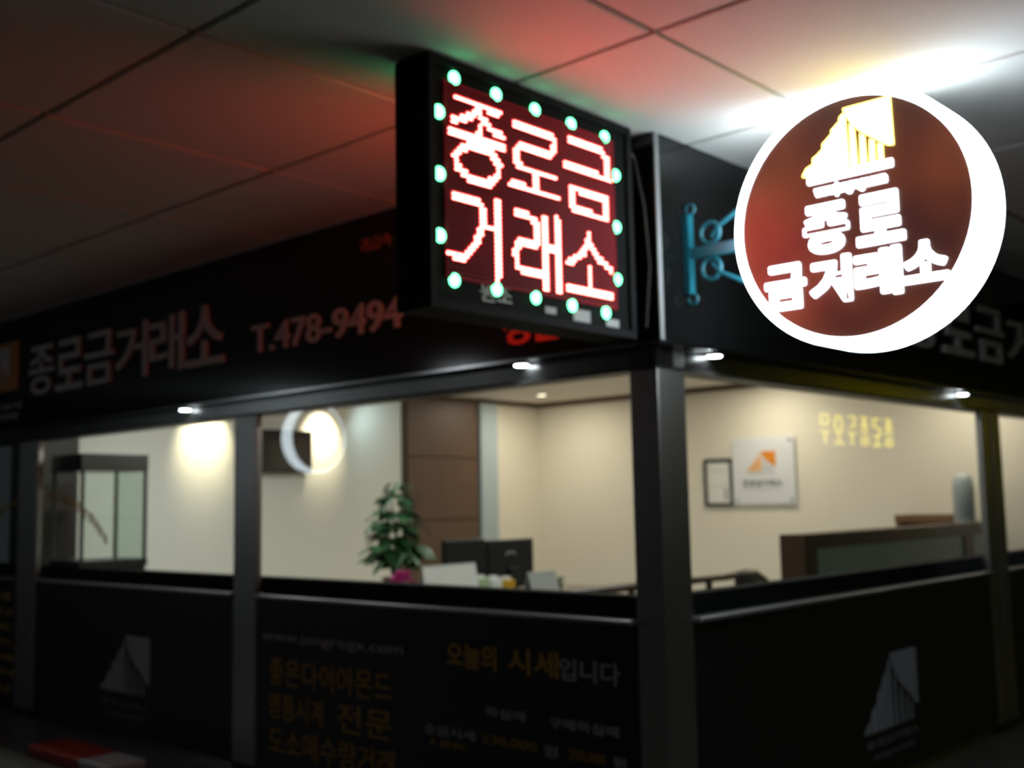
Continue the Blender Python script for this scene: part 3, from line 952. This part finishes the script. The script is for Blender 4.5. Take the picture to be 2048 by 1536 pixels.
mk('piping', tube(nb(), [(2.87, 1.438, .77), (2.87, 1.438, .99), (2.90, 1.438, 1.015), (3.09, 1.438, 1.015), (3.125, 1.438, .99), (3.125, 1.438, .77)], .006, 8), M_wood, bg)

# desk with monitors, papers and plant
dk = thing('desk', 'long dark desk behind the left window holding the monitors', 'desk', (2.0, 3.2, 0))
mk('desk_top', box(.75, 3.35, 2.75, 3.95, .80, .835, bev=.004), M_wood, dk)
mk('modesty_panel', box(.80, 3.30, 3.80, 3.82, .15, .80), M_wood, dk)
mk('side_panel', box(.78, .81, 2.80, 3.90, 0, .80), M_wood, dk)
mk('side_panel', box(3.29, 3.32, 2.80, 3.90, 0, .80), M_wood, dk)


def monitor(x0, x1, z0, z1, y, lab, logo):
    t = thing('monitor', lab, 'monitor', ((x0 + x1) / 2, y + .05, .835), 'black monitors seen from behind')
    mk('rear_shell', box(x0, x1, y, y + .035, z0, z1, bev=.012), M_plastic, t)
    mk('screen_bezel', box(x0 + .004, x1 - .004, y + .035, y + .05, z0 + .004, z1 - .004), M_screen, t)
    xm = (x0 + x1) / 2
    mk('stand', box(xm - .04, xm + .04, y - .03, y, .85, z0 + .15, bev=.006), M_plastic, t)
    mk('foot', box(xm - .13, xm + .13, y - .08, y + .10, .836, .85, bev=.004), M_plastic, t)
    if logo:
        bm = nb()
        F = Fr((0, y, 0), (1, 0, 0), (0, -1, 0))
        pts = [F(xm - .01 + .05 * math.cos(q), z0 + .235 + .022 * math.sin(q), .001) for q in [PI * .05 + PI * .9 * i / 8 for i in range(9)]]
        tube(bm, pts, .006, 6)
        mk('badge', bm, M_letter, t)['label'] = 'small pale curved badge'


monitor(1.66, 2.05, .92, 1.262, 2.99, 'black monitor back, left of the pair on the desk', False)
monitor(2.068, 2.558, .895, 1.246, 2.98, 'black monitor back with pale badge, right of the pair on the desk', True)


def tent(x0, x1, y, z0, z1, lab, m, cat='paper stand'):
    t = thing('paper_stand', lab, cat, ((x0 + x1) / 2, y, z0))
    bm = nb()
    for s in (-1, 1):
        A = [(x0, y + s * .055, z0), (x1, y + s * .055, z0), (x1 - .008, y + s * .004, z1), (x0 + .008, y + s * .004, z1)]
        A2 = [(x, yy - .003 * s, z) for x, yy, z in A]
        va = [bm.verts.new(p) for p in A]; vb = [bm.verts.new(p) for p in A2]
        bm.faces.new(va); bm.faces.new(vb[::-1])
        for i in range(4):
            bm.faces.new((va[i], vb[i], vb[(i + 1) % 4], va[(i + 1) % 4]))
    bmesh.ops.recalc_face_normals(bm, faces=bm.faces)
    mk('sheet', bm, m, t)
    mk('spine', tube(nb(), [(x0 + .006, y, z1), (x1 - .006, y, z1)], .006, 8), M_greyp, t)
    return t


tent(1.235, 1.735, 2.78, .836, 1.105, 'white paper stand open like a tent in front of the left monitor', M_paper)
tent(2.275, 2.59, 2.80, .836, 1.006, 'small grey desk calendar right of the monitors', M_greyp, 'calendar')
for i, (x, m, nm, lab) in enumerate(((1.80, M_paper, 'card_holder', 'pale green card holder right of the white paper stand'),
                                     (1.93, M_paper, 'note_pad', 'white note pad stack below the right monitor'),
                                     (2.06, M_yel, 'tissue_box', 'yellow tissue box below the right monitor'))):
    t = thing(nm, lab, nm.replace('_', ' '), (x, 2.80, .836))
    mk('body', box(x - .05, x + .05, 2.76, 2.86, .836, 1.0 - .012 * i, bev=.006), (mat('pale_green_card', (.42, .55, .33), .5, noise=(.38, .5, .3)) if i == 0 else m), t)
    mk('insert', box(x - .035, x + .035, 2.79, 2.83, 1.0 - .012 * i, 1.02 - .012 * i), M_paper, t)

LEAF = None


def leaf_mesh(L=.11, W=.040):
    bm = nb()
    rows = []
    for i in range(7):
        t = i / 6
        wv = W * math.sin(PI * min(1, t * .92 + .06)) ** .8
        z = -.35 * L * t * t
        rows.append([bm.verts.new((L * t, -wv, z + .006)), bm.verts.new((L * t, 0, z)), bm.verts.new((L * t, wv, z + .006))])
    for a, b in zip(rows[:-1], rows[1:]):
        bm.faces.new((a[0], b[0], b[1], a[1])); bm.faces.new((a[1], b[1], b[2], a[2]))
    g = bmesh.ops.extrude_face_region(bm, geom=bm.faces[:])
    for v in g['geom']:
        if isinstance(v, bmesh.types.BMVert): v.co.z -= .0015
    bmesh.ops.recalc_face_normals(bm, faces=bm.faces)
    me = bpy.data.meshes.new('leaf')
    bm.to_mesh(me); bm.free()
    return me


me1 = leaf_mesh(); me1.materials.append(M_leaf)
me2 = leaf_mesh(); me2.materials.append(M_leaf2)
pl = thing('potted_plant', 'tall leafy green plant in ribboned pot beside the walnut boards', 'plant', (1.78, 3.62, .836))
pc = Vector((1.76, 3.62, .836))
bm = nb()
cyl(bm, pc + Vector((0, 0, .0)), pc + Vector((0, 0, .14)), .075, .10, 28)
mk('pot', bm, M_pot, pl)
mk('pot_rim', tube(nb(), [pc + Vector((.10 * math.cos(q), .10 * math.sin(q), .142)) for q in [2 * PI * i / 28 for i in range(28)]], .009, 8, True), M_pot, pl)
for s in range(4):
    a = s * PI / 2 + .4
    pts = [pc + Vector((.025 * math.cos(a), .025 * math.sin(a), .13))]
    for q in range(1, 6):
        pts.append(pc + Vector((.025 * math.cos(a) + .012 * q * math.cos(a + .3 * q) , .025 * math.sin(a) + .012 * q * math.sin(a + .3 * q), .13 + q * (.13 - .012 * s))))
    mk('stem', tube(nb(), pts, [.011, .010, .009, .008, .006, .004], 8), M_stem, pl)
lr = random.Random(5)
tiers = [(.80, .13, 12), (.72, .17, 14), (.62, .20, 17), (.53, .22, 18), (.44, .21, 20), (.36, .25, 24), (.28, .21, 20)]
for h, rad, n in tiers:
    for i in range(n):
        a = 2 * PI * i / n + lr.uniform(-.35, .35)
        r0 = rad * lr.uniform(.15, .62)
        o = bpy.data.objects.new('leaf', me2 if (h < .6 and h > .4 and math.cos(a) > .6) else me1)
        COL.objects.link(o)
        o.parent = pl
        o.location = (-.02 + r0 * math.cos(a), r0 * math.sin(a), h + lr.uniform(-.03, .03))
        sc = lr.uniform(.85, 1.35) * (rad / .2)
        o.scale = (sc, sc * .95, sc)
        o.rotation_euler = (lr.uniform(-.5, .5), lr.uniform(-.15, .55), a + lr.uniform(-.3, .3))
# ribbon bow: loops round the pot
bw = thing('ribbon_bow', 'magenta ribbon bow tied on the plant pot', 'ribbon', (1.60, 3.40, .90))
for i in range(7):
    a = i / 7 * 2 * PI
    c = Vector((1.60, 3.41, .965))
    pts = []
    for q in range(13):
        t = q / 12 * 2 * PI
        rr = .10 * math.sin(t / 2)
        pts.append(c + Vector((math.cos(a) * rr + .02 * math.sin(t) * -math.sin(a), -.03 * math.sin(t / 2), math.sin(a) * rr * .8 + .02 * math.sin(t) * math.cos(a))))
    mk('loop', tube(nb(), pts, .014, 6), M_pink, bw)
yw = thing('yellow_flowers', 'yellow flowers right of the magenta bow', 'flowers', (1.80, 3.33, .836))
for i in range(8):
    p = Vector((1.74 + .13 * lr.random(), 3.30 + .05 * lr.random(), .95 + .10 * lr.random()))
    bm = nb()
    for q in range(6):
        a = q / 6 * 2 * PI
        d = Vector((math.cos(a), -.3, math.sin(a)))
        tube(bm, [p, p + d * .014, p + d * .026], [.004, .010, .005], 6)
    mk('flower', bm, M_yel, yw)
    mk('stalk', tube(nb(), [Vector((1.80, 3.34, .85)), p + Vector((0, .01, -.03)), p], .003, 6), M_stem, yw)
cup = mk('vase', cyl(nb(), (1.80, 3.34, .836), (1.80, 3.34, .93), .03, .04, 20), M_pot, yw)

# little succulent at the desk's right end
sp = thing('small_plant', 'small dark green plant beside the grey calendar', 'plant', (2.78, 2.95, .836))
mk('pot', cyl(nb(), (2.78, 2.95, .836), (2.78, 2.95, .90), .035, .045, 20), M_plastic, sp)
for i in range(16):
    a = i * 2.4
    o = bpy.data.objects.new('leaf', me1)
    COL.objects.link(o); o.parent = sp
    o.location = (.008 * math.cos(a), .008 * math.sin(a), .062)
    o.scale = (.62, .5, .62)
    o.rotation_euler = (0, -.2 - .9 * lr.random(), a)

# cartons standing low against the left facade
for (y0, y1, z1, m, lab) in ((3.87, 4.50, .06, M_red, 'flat red carton on the floor by the left posters'), (3.55, 3.85, .06, M_greyp, 'flat grey white carton on the floor beside the red carton')):
    t = thing('carton', lab, 'carton', (-.45, (y0 + y1) / 2, 0))
    mk('box_body', box(-.50, -.26, y0, y1, 0, z1 - .03, bev=.004), m, t)
    mk('lid', box(-.51, -.25, y0 - .008, y1 + .008, z1 - .03, z1, bev=.004), m, t)
